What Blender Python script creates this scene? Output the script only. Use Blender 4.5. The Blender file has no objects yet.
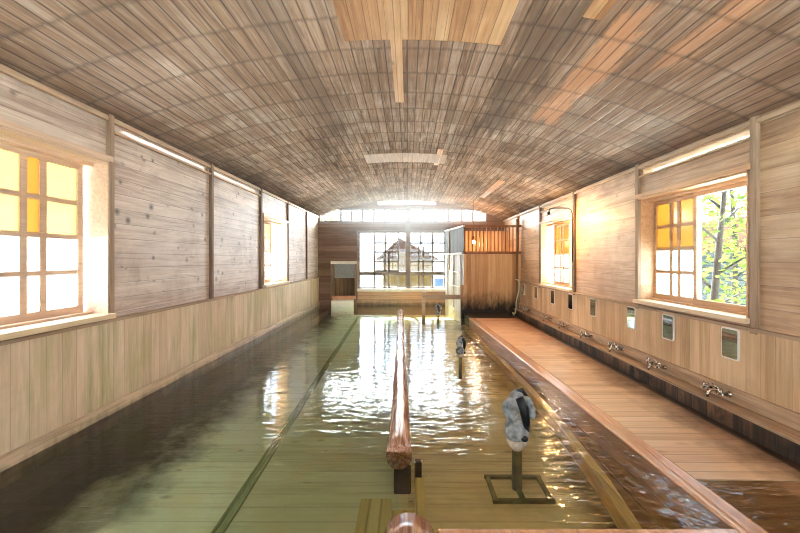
import bpy, bmesh, math, random
from mathutils import Vector, Matrix
random.seed(7)
SC = bpy.context.scene
COL = SC.collection

# ---------------------------------------------------------------- camera
cam_d = bpy.data.cameras.new('camera')
cam_d.sensor_width = 36.0
cam_d.lens = 395.0 / 800.0 * 36.0
cam_d.shift_x = -8.0 / 800.0
cam_d.shift_y = -7.5 / 800.0
cam_d.clip_start = 0.02
cam = bpy.data.objects.new('camera', cam_d)
COL.objects.link(cam)
cam.location = (0, 0, 1.3)
cam.rotation_euler = (math.radians(90), 0, 0)
SC.camera = cam

# ---------------------------------------------------------------- world (bright overcast daylight)
world = bpy.data.worlds.new('world')
SC.world = world
world.use_nodes = True
wn = world.node_tree.nodes; wl = world.node_tree.links
wn.clear()
w_out = wn.new('ShaderNodeOutputWorld'); w_bg = wn.new('ShaderNodeBackground')
w_tc = wn.new('ShaderNodeTexCoord'); w_sep = wn.new('ShaderNodeSeparateXYZ')
w_ramp = wn.new('ShaderNodeValToRGB')
wl.new(w_tc.outputs['Generated'], w_sep.inputs[0]); wl.new(w_sep.outputs['Z'], w_ramp.inputs[0])
w_ramp.color_ramp.elements[0].position = 0.0; w_ramp.color_ramp.elements[0].color = (1.10, 1.27, 1.48, 1)
w_ramp.color_ramp.elements[1].position = 0.6; w_ramp.color_ramp.elements[1].color = (0.75, 0.95, 1.25, 1)
wl.new(w_ramp.outputs[0], w_bg.inputs['Color'])
w_bg.inputs['Strength'].default_value = 1.0
wl.new(w_bg.outputs[0], w_out.inputs[0])

sun_d = bpy.data.lights.new('sun', 'SUN'); sun_d.energy = 14.0; sun_d.angle = math.radians(3); sun_d.color = (.86, .97, 1.10)
sun = bpy.data.objects.new('sun', sun_d); COL.objects.link(sun)
sun.rotation_euler = Vector((math.sin(math.radians(14)) * .42, -.42, -.90)).to_track_quat('-Z', 'Y').to_euler()

# ---------------------------------------------------------------- exposure and sampling
SC.view_settings.view_transform = 'Standard'
SC.view_settings.look = 'None'
SC.view_settings.gamma = 1.0
SC.view_settings.use_curve_mapping = False
SC.view_settings.exposure = 3.0
cy = SC.cycles
cy.use_denoising = True
cy.pixel_filter_type = 'BLACKMAN_HARRIS'; cy.filter_width = 1.0
try: cy.denoiser = 'OPENIMAGEDENOISE'
except Exception: pass
cy.max_bounces = 10; cy.diffuse_bounces = 7; cy.glossy_bounces = 4
cy.transmission_bounces = 6; cy.transparent_max_bounces = 16
cy.sample_clamp_indirect = 8.0
cy.caustics_reflective = True; cy.caustics_refractive = False
cy.blur_glossy = 0.6

# sky portals: they only steer the sampling of the sky's own light through the openings
def portal(px, py, pz, direction, w, h):
    ld = bpy.data.lights.new('sky_portal', 'AREA')
    ld.shape = 'RECTANGLE'; ld.size = w; ld.size_y = h
    ld.cycles.is_portal = True
    o = bpy.data.objects.new('sky_portal', ld); COL.objects.link(o)
    o.location = (px, py, pz)
    o.rotation_euler = Vector(direction).to_track_quat('-Z', 'Y').to_euler()
    return o

# ---------------------------------------------------------------- room numbers (metres)
XL, XR = -2.54, 2.70          # inner wall faces
YB, YF = 11.16, -3.2          # end wall, wall behind the camera
SL, SR = 2.52, 2.40           # ceiling springing heights
XC, CROWN, KC = -0.075, 2.967, 0.0736
TH = 0.20                     # wall thickness
DL, DR = 0.79, 0.76           # top of the lower boarding
def cz(x): return CROWN - KC * (x - XC) ** 2
def kx(y): return 1.63 - 0.035 * y      # pool side of the kerb

portal(XL - TH - .12, 2.45, 1.48, (1, 0, 0), 1.75, 1.4)
portal(XL - TH - .12, 7.55, 1.44, (1, 0, 0), 1.4, 1.35)
portal(XL - TH - .12, -1.35, 1.48, (1, 0, 0), 1.75, 1.4)
portal(XR + TH + .12, 3.85, 1.42, (-1, 0, 0), 1.6, 1.3)
portal(XR + TH + .12, 7.2, 1.4, (-1, 0, 0), 1.6, 1.3)
portal(XR + TH + .12, -1.0, 1.42, (-1, 0, 0), 1.7, 1.3)
portal(-0.1, YB + .35, 1.28, (0, -1, 0), 2.8, 1.8)
# lamp added behind the clerestory strip to brighten the far ceiling
dl = bpy.data.lights.new('clerestory_fill', 'AREA'); dl.shape = 'RECTANGLE'; dl.size = 4.7; dl.size_y = .5
dl.energy = 60; dl.color = (.93, .98, 1.0)
do = bpy.data.objects.new('clerestory_fill', dl); COL.objects.link(do)
do.location = (-.1, YB + .4, 2.60); do.rotation_euler = Vector((0, -1, .02)).to_track_quat('-Z', 'Y').to_euler()
portal(0.0, YF - .35, 1.15, (0, 1, 0), 4.0, 1.7)

# ---------------------------------------------------------------- materials
def lin(c):
    r = []
    for v in c[:3]:
        v = v / 255.0
        r.append(v / 12.92 if v <= 0.04045 else ((v + 0.055) / 1.055) ** 2.4)
    return (r[0], r[1], r[2], 1.0)

def two_sided_ior(g, fr, ior):
    geo = g.node('ShaderNodeNewGeometry')
    g.put(fr.inputs[0], g.rng(geo.outputs['Backfacing'], 0, 1, ior, 1.0 / ior))

class G:
    """small node graph helper"""
    def __init__(s, name):
        s.m = bpy.data.materials.new(name); s.m.use_nodes = True
        s.t = s.m.node_tree; s.n = s.t.nodes; s.l = s.t.links
        s.n.clear(); s.out = s.n.new('ShaderNodeOutputMaterial')
    def node(s, kind, **kw):
        n = s.n.new(kind)
        for k, v in kw.items(): setattr(n, k, v)
        return n
    def put(s, sock, v):
        if isinstance(v, bpy.types.NodeSocket): s.l.new(v, sock)
        elif v is not None: sock.default_value = v
    def math(s, op, a, b=None, c=None, clamp=False):
        n = s.node('ShaderNodeMath', operation=op); n.use_clamp = clamp
        s.put(n.inputs[0], a); s.put(n.inputs[1], b)
        if c is not None: s.put(n.inputs[2], c)
        return n.outputs[0]
    def mix(s, f, a, b, mode='MIX'):
        n = s.node('ShaderNodeMix', data_type='RGBA', blend_type=mode)
        n.clamp_factor = True
        s.put(n.inputs[0], f); s.put(n.inputs[6], a); s.put(n.inputs[7], b)
        return n.outputs[2]
    def xyz(s, x, y, z):
        n = s.node('ShaderNodeCombineXYZ')
        s.put(n.inputs[0], x); s.put(n.inputs[1], y); s.put(n.inputs[2], z)
        return n.outputs[0]
    def noise(s, vec, scale, detail=3, rough=0.55, dist=0.0):
        n = s.node('ShaderNodeTexNoise'); s.put(n.inputs['Vector'], vec)
        n.inputs['Scale'].default_value = scale; n.inputs['Detail'].default_value = detail
        n.inputs['Roughness'].default_value = rough; n.inputs['Distortion'].default_value = dist
        return n.outputs[0]
    def rng(s, v, a, b, c=0.0, d=1.0, smooth=False):
        n = s.node('ShaderNodeMapRange'); n.clamp = True
        if smooth: n.interpolation_type = 'SMOOTHSTEP'
        s.put(n.inputs[0], v)
        for i, q in enumerate((a, b, c, d)): n.inputs[i + 1].default_value = q
        return n.outputs[0]
    def bsdf(s, color, rough=0.6, bump=None, bstr=0.3, bdist=0.01, spec=0.4, metal=0.0, coat=0.0):
        p = s.node('ShaderNodeBsdfPrincipled')
        s.put(p.inputs['Base Color'], color); s.put(p.inputs['Roughness'], rough)
        p.inputs['Specular IOR Level'].default_value = spec
        p.inputs['Metallic'].default_value = metal
        if coat: p.inputs['Coat Weight'].default_value = coat; p.inputs['Coat Roughness'].default_value = .12
        if bump is not None:
            b = s.node('ShaderNodeBump'); b.inputs['Strength'].default_value = bstr
            b.inputs['Distance'].default_value = bdist
            s.put(b.inputs['Height'], bump); s.l.new(b.outputs[0], p.inputs['Normal'])
        s.l.new(p.outputs[0], s.out.inputs[0])
        return p
    def coords(s, kind):
        if kind == 'P':
            return s.node('ShaderNodeNewGeometry').outputs['Position']
        tc = s.node('ShaderNodeTexCoord')
        return tc.outputs['UV' if kind == 'UV' else 'Object']

def sepP(g, vec, coord):
    if not hasattr(g, 'sp3'):
        n = g.node('ShaderNodeSeparateXYZ'); g.l.new(g.node('ShaderNodeNewGeometry').outputs['Position'], n.inputs[0])
        g.sp3 = n.outputs
    return g.sp3

def wood(name, along='Y', across='Z', w=0.15, cols=((190, 160, 130), (160, 125, 100), (120, 90, 70)), coord='P',
         seam=0.6, L=0.0, lseam=0.5, knots=0.0, rough=0.65, vary=0.5, grain=1.0, stain=None, streak=None, stagger=True,
         spec=0.35, coat=0.0, seamw=0.02, mold=None, gscale=1.0, blot=0.5, cont=0.0, edges=(), kfreq=1.0, patchy=()):
    g = G(name)
    vec = g.coords(coord)
    sep = g.node('ShaderNodeSeparateXYZ'); g.l.new(vec, sep.inputs[0])
    ax = {'X': 0, 'Y': 1, 'Z': 2}
    a = sep.outputs[ax[along]]; c = sep.outputs[ax[across]]
    third = [k for k in 'XYZ' if k not in (along, across)][0]
    d = sep.outputs[ax[third]]
    cw = g.math('DIVIDE', g.math('ADD', c, 50.0), w)
    idx = g.math('FLOOR', cw); fr = g.math('FRACT', cw)
    wn1 = g.node('ShaderNodeTexWhiteNoise', noise_dimensions='1D'); g.put(wn1.inputs['W'], idx)
    r1 = wn1.outputs['Value']
    if L:
        al = g.math('DIVIDE', g.math('ADD', a, 50.0), L)
        if stagger: al = g.math('ADD', al, g.math('MULTIPLY', r1, 7.3))
        ia = g.math('FLOOR', al); fa = g.math('FRACT', al)
        wn2 = g.node('ShaderNodeTexWhiteNoise', noise_dimensions='2D')
        g.put(wn2.inputs['Vector'], g.xyz(idx, ia, 0.0))
        rv = wn2.outputs['Value']
        if cont: rv = g.math('ADD', g.math('MULTIPLY', r1, cont), g.math('MULTIPLY', rv, 1 - cont))
    else:
        rv = r1
    off = g.math('MULTIPLY', rv, 37.0)
    gv = g.xyz(g.math('ADD', g.math('MULTIPLY', a, 1.3 * gscale), off), g.math('MULTIPLY', c, 26.0 * gscale), g.math('MULTIPLY', d, 26.0 * gscale))
    n1 = g.noise(gv, 1.0, 5, 0.62, 0.6)
    gv2 = g.xyz(g.math('ADD', g.math('MULTIPLY', a, 3.5 * gscale), off), g.math('MULTIPLY', c, 90.0 * gscale), g.math('MULTIPLY', d, 90.0 * gscale))
    n2 = g.noise(gv2, 1.0, 3, 0.6)
    gr = g.math('ADD', g.math('MULTIPLY', n1, 0.7), g.math('MULTIPLY', n2, 0.3))
    gr = g.rng(gr, 0.5 - 0.22 / max(grain, .1), 0.5 + 0.22 / max(grain, .1))
    tone = g.math('ADD', g.math('MULTIPLY', gr, 1.0 - vary), g.math('MULTIPLY', rv, vary))
    ramp = g.node('ShaderNodeValToRGB')
    e = ramp.color_ramp.elements
    e[0].position = 0.12; e[0].color = lin(cols[2]); e[1].position = 0.9; e[1].color = lin(cols[0])
    m = e.new(0.5); m.color = lin(cols[1])
    g.l.new(tone, ramp.inputs[0])
    colr = ramp.outputs[0]
    # broad weathering
    big = g.noise(g.xyz(g.math('MULTIPLY', a, 0.9), g.math('MULTIPLY', c, 1.6), g.math('MULTIPLY', d, 1.6)), 1.0, 4, 0.6)
    colr = g.mix(g.math('MULTIPLY', g.rng(big, 0.42, 0.7), blot), colr, lin(cols[2]))
    if knots:
        v = g.node('ShaderNodeTexVoronoi'); v.feature = 'F1'; v.inputs['Scale'].default_value = 1.0
        g.put(v.inputs['Vector'], g.xyz(g.math('ADD', g.math('MULTIPLY', a, 4.2 * kfreq), off), g.math('MULTIPLY', cw, 1.0), 0.0))
        v.inputs['Randomness'].default_value = 0.9
        wv = g.node('ShaderNodeSeparateColor'); g.l.new(v.outputs['Color'], wv.inputs[0])
        thr = g.math('MULTIPLY', g.rng(wv.outputs[0], 0.1 if knots >= 1 else 0.45, 1.0), 0.2 if knots >= 1 else 0.16)
        k = g.math('LESS_THAN', v.outputs['Distance'], thr)
        halo = g.math('SUBTRACT', 1.0, g.math('DIVIDE', v.outputs['Distance'], g.math('ADD', g.math('MULTIPLY', thr, 1.8), 0.001)), clamp=True)
        colr = g.mix(g.math('MULTIPLY', halo, knots), colr, lin([q * 0.42 for q in cols[2]]))
    if streak:   # streaks running along the boards: (colour, amount)
        sv = g.xyz(g.math('MULTIPLY', a, 0.8), g.math('MULTIPLY', c, 7.0), g.math('MULTIPLY', d, 7.0))
        s1 = g.noise(sv, 1.0, 4, 0.65)
        colr = g.mix(g.math('MULTIPLY', g.rng(s1, 0.48, 0.72), streak[1]), colr, lin(streak[0]))
    if stain:    # blotches: (colour, amount, scale)
        s2 = g.noise(vec, stain[2], 5, 0.65, 0.4)
        colr = g.mix(g.math('MULTIPLY', g.rng(s2, 0.5, 0.68), stain[1]), colr, lin(stain[0]))
    if mold:     # (colour, z_low, z_high, amount): water-line growth with a ragged edge
        P = g.node('ShaderNodeNewGeometry').outputs['Position']
        sp = g.node('ShaderNodeSeparateXYZ'); g.l.new(P, sp.inputs[0])
        rag = g.noise(g.xyz(g.math('MULTIPLY', sp.outputs[0], 9.0), g.math('MULTIPLY', sp.outputs[1], 9.0), g.math('MULTIPLY', sp.outputs[2], 3.0)), 1.0, 4, 0.7)
        zz = g.math('ADD', sp.outputs[2], g.math('MULTIPLY', g.math('SUBTRACT', rag, 0.5), -(mold[2] - mold[1]) * 1.6))
        mk = g.rng(zz, mold[2], mold[1], 0.0, mold[3])
        colr = g.mix(mk, colr, lin(mold[0]))
    for (ec, eax, lo, hi, amt) in edges:      # darkened or tinted margins, ragged border; some carry painted shade
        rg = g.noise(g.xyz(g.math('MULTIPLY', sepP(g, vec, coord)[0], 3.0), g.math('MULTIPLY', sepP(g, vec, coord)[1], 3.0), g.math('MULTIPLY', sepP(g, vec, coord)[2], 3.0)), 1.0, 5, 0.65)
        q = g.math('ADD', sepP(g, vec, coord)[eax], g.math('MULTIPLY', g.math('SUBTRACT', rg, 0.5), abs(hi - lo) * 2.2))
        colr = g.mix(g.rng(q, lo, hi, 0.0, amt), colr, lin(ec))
    for (pc, x0, x1, y0, y1, amt) in patchy:  # worn areas with broken borders
        px_, py_, pz_ = sepP(g, vec, coord)
        rg = g.noise(g.xyz(g.math('MULTIPLY', px_, 14.0), g.math('MULTIPLY', py_, 1.8), 0.0), 1.0, 5, 0.7)
        wx = g.math('SUBTRACT', 1.0, g.math('DIVIDE', g.math('ABSOLUTE', g.math('SUBTRACT', px_, (x0 + x1) / 2)), (x1 - x0) / 2))
        wy = g.math('SUBTRACT', 1.0, g.math('DIVIDE', g.math('ABSOLUTE', g.math('SUBTRACT', py_, (y0 + y1) / 2)), (y1 - y0) / 2))
        q = g.math('ADD', g.math('MINIMUM', wx, g.math('MULTIPLY', wy, 2.0)), g.math('MULTIPLY', g.math('SUBTRACT', rg, 0.5), 2.4))
        colr = g.mix(g.rng(q, 0.15, 0.45, 0.0, amt), colr, lin(pc))
    edge = g.math('MINIMUM', fr, g.math('SUBTRACT', 1.0, fr))
    sm = g.rng(edge, 0.0, max(seamw / w * 0.5, 0.004), 1.0, 0.0)
    height = g.math('SUBTRACT', g.math('MULTIPLY', gr, 0.25), sm)
    dark = g.math('MULTIPLY', sm, seam)
    if L:
        ea = g.math('MINIMUM', fa, g.math('SUBTRACT', 1.0, fa))
        wob = g.noise(g.math('MULTIPLY', c, 1.0), 9.0, 2)
        sl = g.rng(g.math('ADD', ea, g.math('MULTIPLY', g.math('SUBTRACT', wob, 0.5), 0.05)), -0.01, 0.02 / L * 1.7, 1.0, 0.0)
        dark = g.math('MAXIMUM', dark, g.math('MULTIPLY', sl, lseam))
        height = g.math('SUBTRACT', height, g.math('MULTIPLY', sl, 0.4))
    colr = g.mix(dark, colr, lin([q * 0.35 for q in cols[2]]))
    g.bsdf(colr, rough, height, 0.35, 0.008, spec, coat=coat)
    return g.m

def plain(name, col, rough=0.5, metal=0.0, noise=0.0, nscale=30, col2=None, bump=0.0, spec=0.5, emit=None, estr=0):
    g = G(name)
    c = lin(col)
    if noise:
        n = g.noise(g.coords('O'), nscale, 4, 0.6)
        colr = g.mix(g.rng(n, .35, .65, 0, noise), c, lin(col2 or [q * .5 for q in col]))
        p = g.bsdf(colr, rough, n if bump else None, bump, .01, spec, metal)
    else:
        p = g.bsdf(c, rough, None, 0, 0, spec, metal)
    if emit:
        p.inputs['Emission Color'].default_value = lin(emit); p.inputs['Emission Strength'].default_value = estr
    return g.m

def pane_mat(name, col, clear=0.35, tcol=None):
    g = G(name)
    tr = g.node('ShaderNodeBsdfTranslucent'); tr.inputs['Color'].default_value = lin(col)
    tp = g.node('ShaderNodeBsdfTransparent'); tp.inputs['Color'].default_value = lin(tcol or col)
    mx = g.node('ShaderNodeMixShader'); mx.inputs[0].default_value = clear
    g.l.new(tr.outputs[0], mx.inputs[1]); g.l.new(tp.outputs[0], mx.inputs[2])
    gl = g.node('ShaderNodeBsdfGlossy'); gl.inputs['Roughness'].default_value = .15
    fr = g.node('ShaderNodeFresnel'); two_sided_ior(g, fr, 1.45)
    m2 = g.node('ShaderNodeMixShader'); g.l.new(fr.outputs[0], m2.inputs[0])
    g.l.new(mx.outputs[0], m2.inputs[1]); g.l.new(gl.outputs[0], m2.inputs[2])
    g.l.new(m2.outputs[0], g.out.inputs[0])
    return g.m

def glass_mat():
    g = G('window_glass')
    tp = g.node('ShaderNodeBsdfTransparent'); tp.inputs['Color'].default_value = (.96, .98, .97, 1)
    gl = g.node('ShaderNodeBsdfGlossy'); gl.inputs['Roughness'].default_value = .02
    fr = g.node('ShaderNodeFresnel'); two_sided_ior(g, fr, 1.45)
    m2 = g.node('ShaderNodeMixShader'); g.l.new(fr.outputs[0], m2.inputs[0])
    g.l.new(tp.outputs[0], m2.inputs[1]); g.l.new(gl.outputs[0], m2.inputs[2])
    g.l.new(m2.outputs[0], g.out.inputs[0])
    return g.m

def water_mat(name, tint, strength, rip=1.0):
    g = G(name)
    P = g.node('ShaderNodeNewGeometry').outputs['Position']
    sp = g.node('ShaderNodeSeparateXYZ'); g.l.new(P, sp.inputs[0])
    x, y = sp.outputs[0], sp.outputs[1]
    v1 = g.xyz(g.math('MULTIPLY', x, 3.0), g.math('MULTIPLY', y, 8.5), 0.0)
    n1 = g.noise(v1, 1.0, 2, 0.5, 0.6)
    v2 = g.xyz(g.math('MULTIPLY', x, 8.0), g.math('MULTIPLY', y, 21.0), 3.0)
    n2 = g.noise(v2, 1.0, 2, 0.5, 0.3)
    h = g.math('ADD', g.math('MULTIPLY', n1, 1.0), g.math('MULTIPLY', n2, 0.55 if rip > 1 else .3))
    if rip > 1.0:   # livelier where the overflow runs along the kerb
        k = g.math('ADD', g.rng(x, 0.5, 1.7, 0.6, rip), 0.0)
        h = g.math('MULTIPLY', h, k)
    b = g.node('ShaderNodeBump'); b.inputs['Strength'].default_value = strength; b.inputs['Distance'].default_value = 0.02
    g.put(b.inputs['Height'], h)
    fr = g.node('ShaderNodeFresnel'); fr.inputs[0].default_value = 1.33; g.l.new(b.outputs[0], fr.inputs['Normal'])
    tp = g.node('ShaderNodeBsdfTransparent'); tp.inputs['Color'].default_value = lin(tint)
    gl = g.node('ShaderNodeBsdfGlossy'); gl.inputs['Roughness'].default_value = .03
    gl.inputs['Color'].default_value = (1, 1, 1, 1)
    g.l.new(b.outputs[0], gl.inputs['Normal'])
    mx = g.node('ShaderNodeMixShader'); g.l.new(fr.outputs[0], mx.inputs[0])
    g.l.new(tp.outputs[0], mx.inputs[1]); g.l.new(gl.outputs[0], mx.inputs[2])
    g.l.new(mx.outputs[0], g.out.inputs[0])
    return g.m

M = {}
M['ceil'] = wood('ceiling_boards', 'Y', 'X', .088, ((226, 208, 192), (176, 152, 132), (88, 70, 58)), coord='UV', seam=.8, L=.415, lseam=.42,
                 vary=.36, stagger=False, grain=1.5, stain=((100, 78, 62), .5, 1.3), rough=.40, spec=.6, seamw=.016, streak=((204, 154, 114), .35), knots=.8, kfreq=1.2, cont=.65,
                 edges=(((64, 54, 46), 0, 2.35, 2.72, .7), ((64, 54, 46), 0, -2.2, -2.6, .7), ((124, 84, 56), 1, 6.0, 3.4, .5)),  # browner near boards, darkened to paint the light fading from the end
                 patchy=(((228, 160, 112), 1.28, 1.62, 2.3, 4.4, .45), ((84, 66, 52), .72, 1.25, 2.2, 5.2, .6), ((104, 84, 70), -1.1, -.7, 2.0, 5.4, .5), ((228, 160, 112), 1.75, 1.95, 1.6, 3.0, .35)))
M['patch'] = wood('new_ceiling_boards', 'Y', 'X', .1, ((226, 188, 144), (206, 158, 112), (160, 110, 70)), coord='P', seam=.6, vary=.5, rough=.6, seamw=.01, knots=.7, blot=.6, grain=1.3)
M['wallL'] = wood('weathered_wall_boards_pale', 'Y', 'Z', .13, ((228, 214, 202), (206, 186, 170), (156, 132, 116)), seam=.5, vary=.35, knots=1.0, kfreq=1.7, rough=.5, spec=.45, seamw=.008, blot=.4, grain=1.2,
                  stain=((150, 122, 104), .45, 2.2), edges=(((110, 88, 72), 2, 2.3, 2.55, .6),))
M['wallR'] = wood('weathered_wall_boards_warm', 'Y', 'Z', .175, ((226, 200, 166), (204, 170, 134), (154, 120, 90)), seam=.5, vary=.35, knots=.7, kfreq=1.2, rough=.5, spec=.45, seamw=.008, blot=.5, grain=1.2,
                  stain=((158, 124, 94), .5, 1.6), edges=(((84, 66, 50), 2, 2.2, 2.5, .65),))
M['dadoL'] = wood('vertical_boards_green_stained', 'Z', 'Y', .125, ((236, 218, 192), (220, 196, 166), (188, 162, 130)), seam=.45, vary=.35, rough=.7, seamw=.006,
                  streak=((160, 156, 98), .75), spec=.25, mold=((150, 136, 104), .0, .25, .35), blot=.2, stain=((176, 166, 112), .5, 1.4))
M['dadoR'] = wood('vertical_boards_warm', 'Z', 'Y', .125, ((234, 206, 168), (216, 182, 142), (174, 140, 102)), seam=.35, vary=.45, rough=.7, seamw=.006, spec=.25,
                  streak=((166, 140, 102), .5), blot=.3, stain=((176, 140, 104), .4, 1.8))
M['post'] = wood('dark_post_wood', 'Z', 'Y', .3, ((160, 136, 114), (132, 108, 88), (96, 76, 60)), seam=0, vary=.2, rough=.7)
M['midpost'] = wood('grey_brown_batten_wood', 'Z', 'Y', .3, ((196, 172, 146), (172, 146, 120), (136, 112, 90)), seam=0, vary=.2, rough=.7)
M['rail'] = wood('pale_rail_wood', 'Y', 'Z', .3, ((210, 184, 154), (184, 156, 126), (148, 120, 94)), seam=0, vary=.2, rough=.65)
M['frame'] = wood('light_frame_wood', 'Y', 'Z', .5, ((226, 200, 176), (214, 184, 158), (190, 158, 130)), seam=0, vary=.2, rough=.55, coord='P')
M['frameR'] = wood('orange_frame_wood', 'Y', 'Z', .5, ((232, 196, 156), (214, 172, 130), (184, 140, 100)), seam=0, vary=.2, rough=.5, coord='P')
M['sill'] = wood('pale_sill_wood', 'Y', 'X', .5, ((240, 222, 192), (228, 204, 166), (204, 174, 134)), seam=0, vary=.2, rough=.5)
M['endwall'] = wood('end_wall_boards', 'X', 'Z', .17, ((160, 134, 116), (134, 108, 92), (98, 76, 64)), seam=.5, vary=.4, rough=.7, seamw=.01)
M['endframe'] = wood('end_window_timber', 'X', 'Z', .6, ((170, 158, 150), (142, 130, 122), (108, 96, 88)), seam=0, vary=.2, rough=.6)
M['endlow'] = wood('low_end_wall_boards', 'X', 'Z', .12, ((214, 176, 150), (190, 148, 122), (140, 108, 88)), seam=.5, vary=.4, rough=.6, mold=((60, 52, 40), -.02, .14, .8))
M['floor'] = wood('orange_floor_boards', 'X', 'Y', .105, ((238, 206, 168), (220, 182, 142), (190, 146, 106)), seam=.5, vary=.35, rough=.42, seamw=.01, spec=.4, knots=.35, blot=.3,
                  edges=(((92, 62, 42), 0, 2.02, 2.38, .85), ((190, 116, 70), 1, 5.0, 8.5, .6)))  # brown margin paints wall-side shade; redder towards the far end
M['wet'] = wood('wet_floor_boards', 'X', 'Y', .105, ((196, 154, 114), (174, 130, 92), (134, 96, 66)), seam=.5, vary=.35, rough=.25, seamw=.008, spec=.5, blot=.3)
M['kerb'] = wood('orange_kerb_wood', 'Y', 'X', .4, ((232, 196, 164), (214, 164, 128), (184, 128, 94)), seam=0, vary=.2, rough=.22, spec=.5, blot=.3)
M['gutter'] = wood('dark_gutter_boards', 'Y', 'X', .3, ((92, 66, 46), (68, 48, 34), (42, 30, 22)), seam=.4, vary=.3, rough=.35)
M['ledge'] = wood('stained_ledge_wood', 'Y', 'Z', .4, ((218, 190, 158), (190, 158, 126), (140, 112, 86)), seam=0, vary=.2, rough=.6, streak=((120, 96, 74), .5))
M['skirt'] = wood('mouldy_skirting_boards', 'Z', 'Y', .09, ((176, 128, 86), (112, 84, 60), (48, 40, 32)), seam=.6, vary=.5, rough=.6, seamw=.01,
                  stain=((40, 38, 34), .9, 3.0), mold=((34, 32, 28), -.12, .08, .8))
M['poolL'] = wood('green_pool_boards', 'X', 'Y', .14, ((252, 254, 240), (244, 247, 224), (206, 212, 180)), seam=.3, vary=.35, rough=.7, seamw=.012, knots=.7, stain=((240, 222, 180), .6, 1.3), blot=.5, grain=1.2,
                  edges=(((24, 32, 26), 0, -1.62, -2.08, .94),))  # near-black margin paints the shade along the left wall
M['poolR'] = wood('ochre_pool_boards', 'X', 'Y', .14, ((254, 250, 226), (247, 238, 206), (212, 195, 158)), seam=.3, vary=.35, rough=.7, seamw=.012, knots=.8, stain=((190, 188, 148), .6, 1.3), blot=.5, grain=1.2,
                  edges=(((80, 72, 52), 0, 1.0, 1.22, .7),))
M['bench'] = wood('shade_dark_bench', 'Y', 'X', .17, ((44, 48, 36), (30, 34, 26), (18, 22, 18)), seam=.5, vary=.3, rough=.7)  # near-black tone holds the shade beside the left wall
M['seat'] = wood('brown_submerged_seat', 'Y', 'X', .2, ((190, 152, 112), (160, 122, 86), (112, 84, 56)), seam=.5, vary=.3, rough=.7)
M['subrail'] = wood('yellow_submerged_rail', 'Y', 'X', .3, ((250, 230, 176), (236, 212, 152), (200, 172, 116)), seam=.0, vary=.3, rough=.7)
M['groove'] = wood('green_floor_joist', 'Y', 'X', .3, ((190, 198, 160), (170, 180, 140), (136, 148, 112)), seam=.0, vary=.3, rough=.7)
M['log'] = wood('reddish_log', 'Y', 'X', .6, ((216, 184, 160), (184, 132, 102), (124, 76, 54)), seam=0, vary=.1, rough=.2, spec=.7, blot=.5, gscale=1.4, grain=1.5)
M['logdark'] = plain('dark_soaked_wood', (60, 52, 38), .6, noise=.7, nscale=12)
M['trough'] = wood('ochre_trough_boards', 'Y', 'X', .07, ((250, 240, 190), (236, 222, 166), (200, 184, 126)), seam=.4, vary=.4, rough=.6)
M['booth'] = wood('orange_booth_boards', 'Z', 'X', .1, ((214, 178, 134), (190, 148, 104), (150, 110, 74)), seam=.5, vary=.5, rough=.6, seamw=.008,
                  mold=((24, 22, 20), .12, .52, .98), blot=.3)
M['boothdark'] = wood('grey_booth_boards', 'Z', 'Y', .1, ((124, 112, 102), (98, 86, 78), (68, 58, 52)), seam=.5, vary=.4, rough=.6)
M['boothpale'] = wood('pale_booth_boards', 'Z', 'Y', .12, ((236, 230, 222), (220, 212, 202), (180, 170, 158)), seam=.5, vary=.4, rough=.6)
M['slat'] = wood('lattice_slat_wood', 'Z', 'X', .3, ((156, 106, 72), (126, 82, 54), (88, 56, 38)), seam=0, vary=.2, rough=.6)
M['boothin'] = wood('booth_inner_boards', 'Z', 'X', .12, ((222, 186, 146), (198, 158, 118), (160, 120, 86)), seam=.5, vary=.4, rough=.6)
M['railwood'] = wood('grey_handrail_wood', 'X', 'Z', .3, ((206, 186, 162), (178, 156, 132), (138, 118, 96)), seam=0, vary=.2, rough=.6)
M['pane_w'] = pane_mat('frosted_pane', (245, 247, 250), .45)
M['pane_y'] = pane_mat('amber_pane', (166, 154, 120), .4)
M['pane_r'] = pane_mat('rich_amber_pane', (162, 134, 78), .4)
M['pane_a'] = pane_mat('deep_amber_pane', (156, 126, 78), .4)
M['glass'] = glass_mat()
M['mirror'] = plain('mirror_glass', (190, 200, 196), .03, 1.0)
M['white'] = plain('white_plastic', (236, 230, 220), .4)
M['chrome'] = plain('worn_chrome', (214, 208, 200), .16, 1.0, noise=.35, nscale=40, col2=(120, 104, 84))
M['stone'] = plain('mineral_crusted_metal', (178, 180, 176), .7, 0, noise=.85, nscale=18, col2=(72, 76, 78), bump=.6)
M['crust'] = plain('pale_lime_crust', (206, 192, 168), .8, 0, noise=.6, nscale=24, col2=(140, 116, 88), bump=.5)
M['black'] = plain('black_iron', (30, 30, 32), .4, 0, noise=.4, nscale=20)
M['pipe'] = plain('green_grey_pipe', (150, 152, 124), .5, 0, noise=.5, nscale=14)
M['sheet'] = plain('mottled_grey_sheet', (150, 152, 152), .5, 0, noise=.6, nscale=22, col2=(112, 112, 112))
M['step'] = plain('pale_block_white', (252, 250, 242), .6, 0, noise=.3, nscale=9, col2=(226, 222, 208))
M['hose'] = plain('pale_green_hose', (196, 208, 180), .45)
M['iron'] = plain('dark_lamp_pipe', (84, 64, 44), .45, 0, noise=.4, nscale=20)
M['bulb'] = plain('lit_bulb', (255, 230, 180), .4, emit=(255, 196, 110), estr=180)
M['bulb2'] = plain('lit_booth_bulb', (255, 230, 180), .4, emit=(255, 176, 90), estr=90)
M['ground'] = plain('garden_ground', (226, 224, 212), .9, 0, noise=.5, nscale=2, col2=(206, 208, 192))
M['bark'] = plain('grey_bark', (48, 38, 28), .9, 0, noise=.6, nscale=10, bump=.4)
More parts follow.
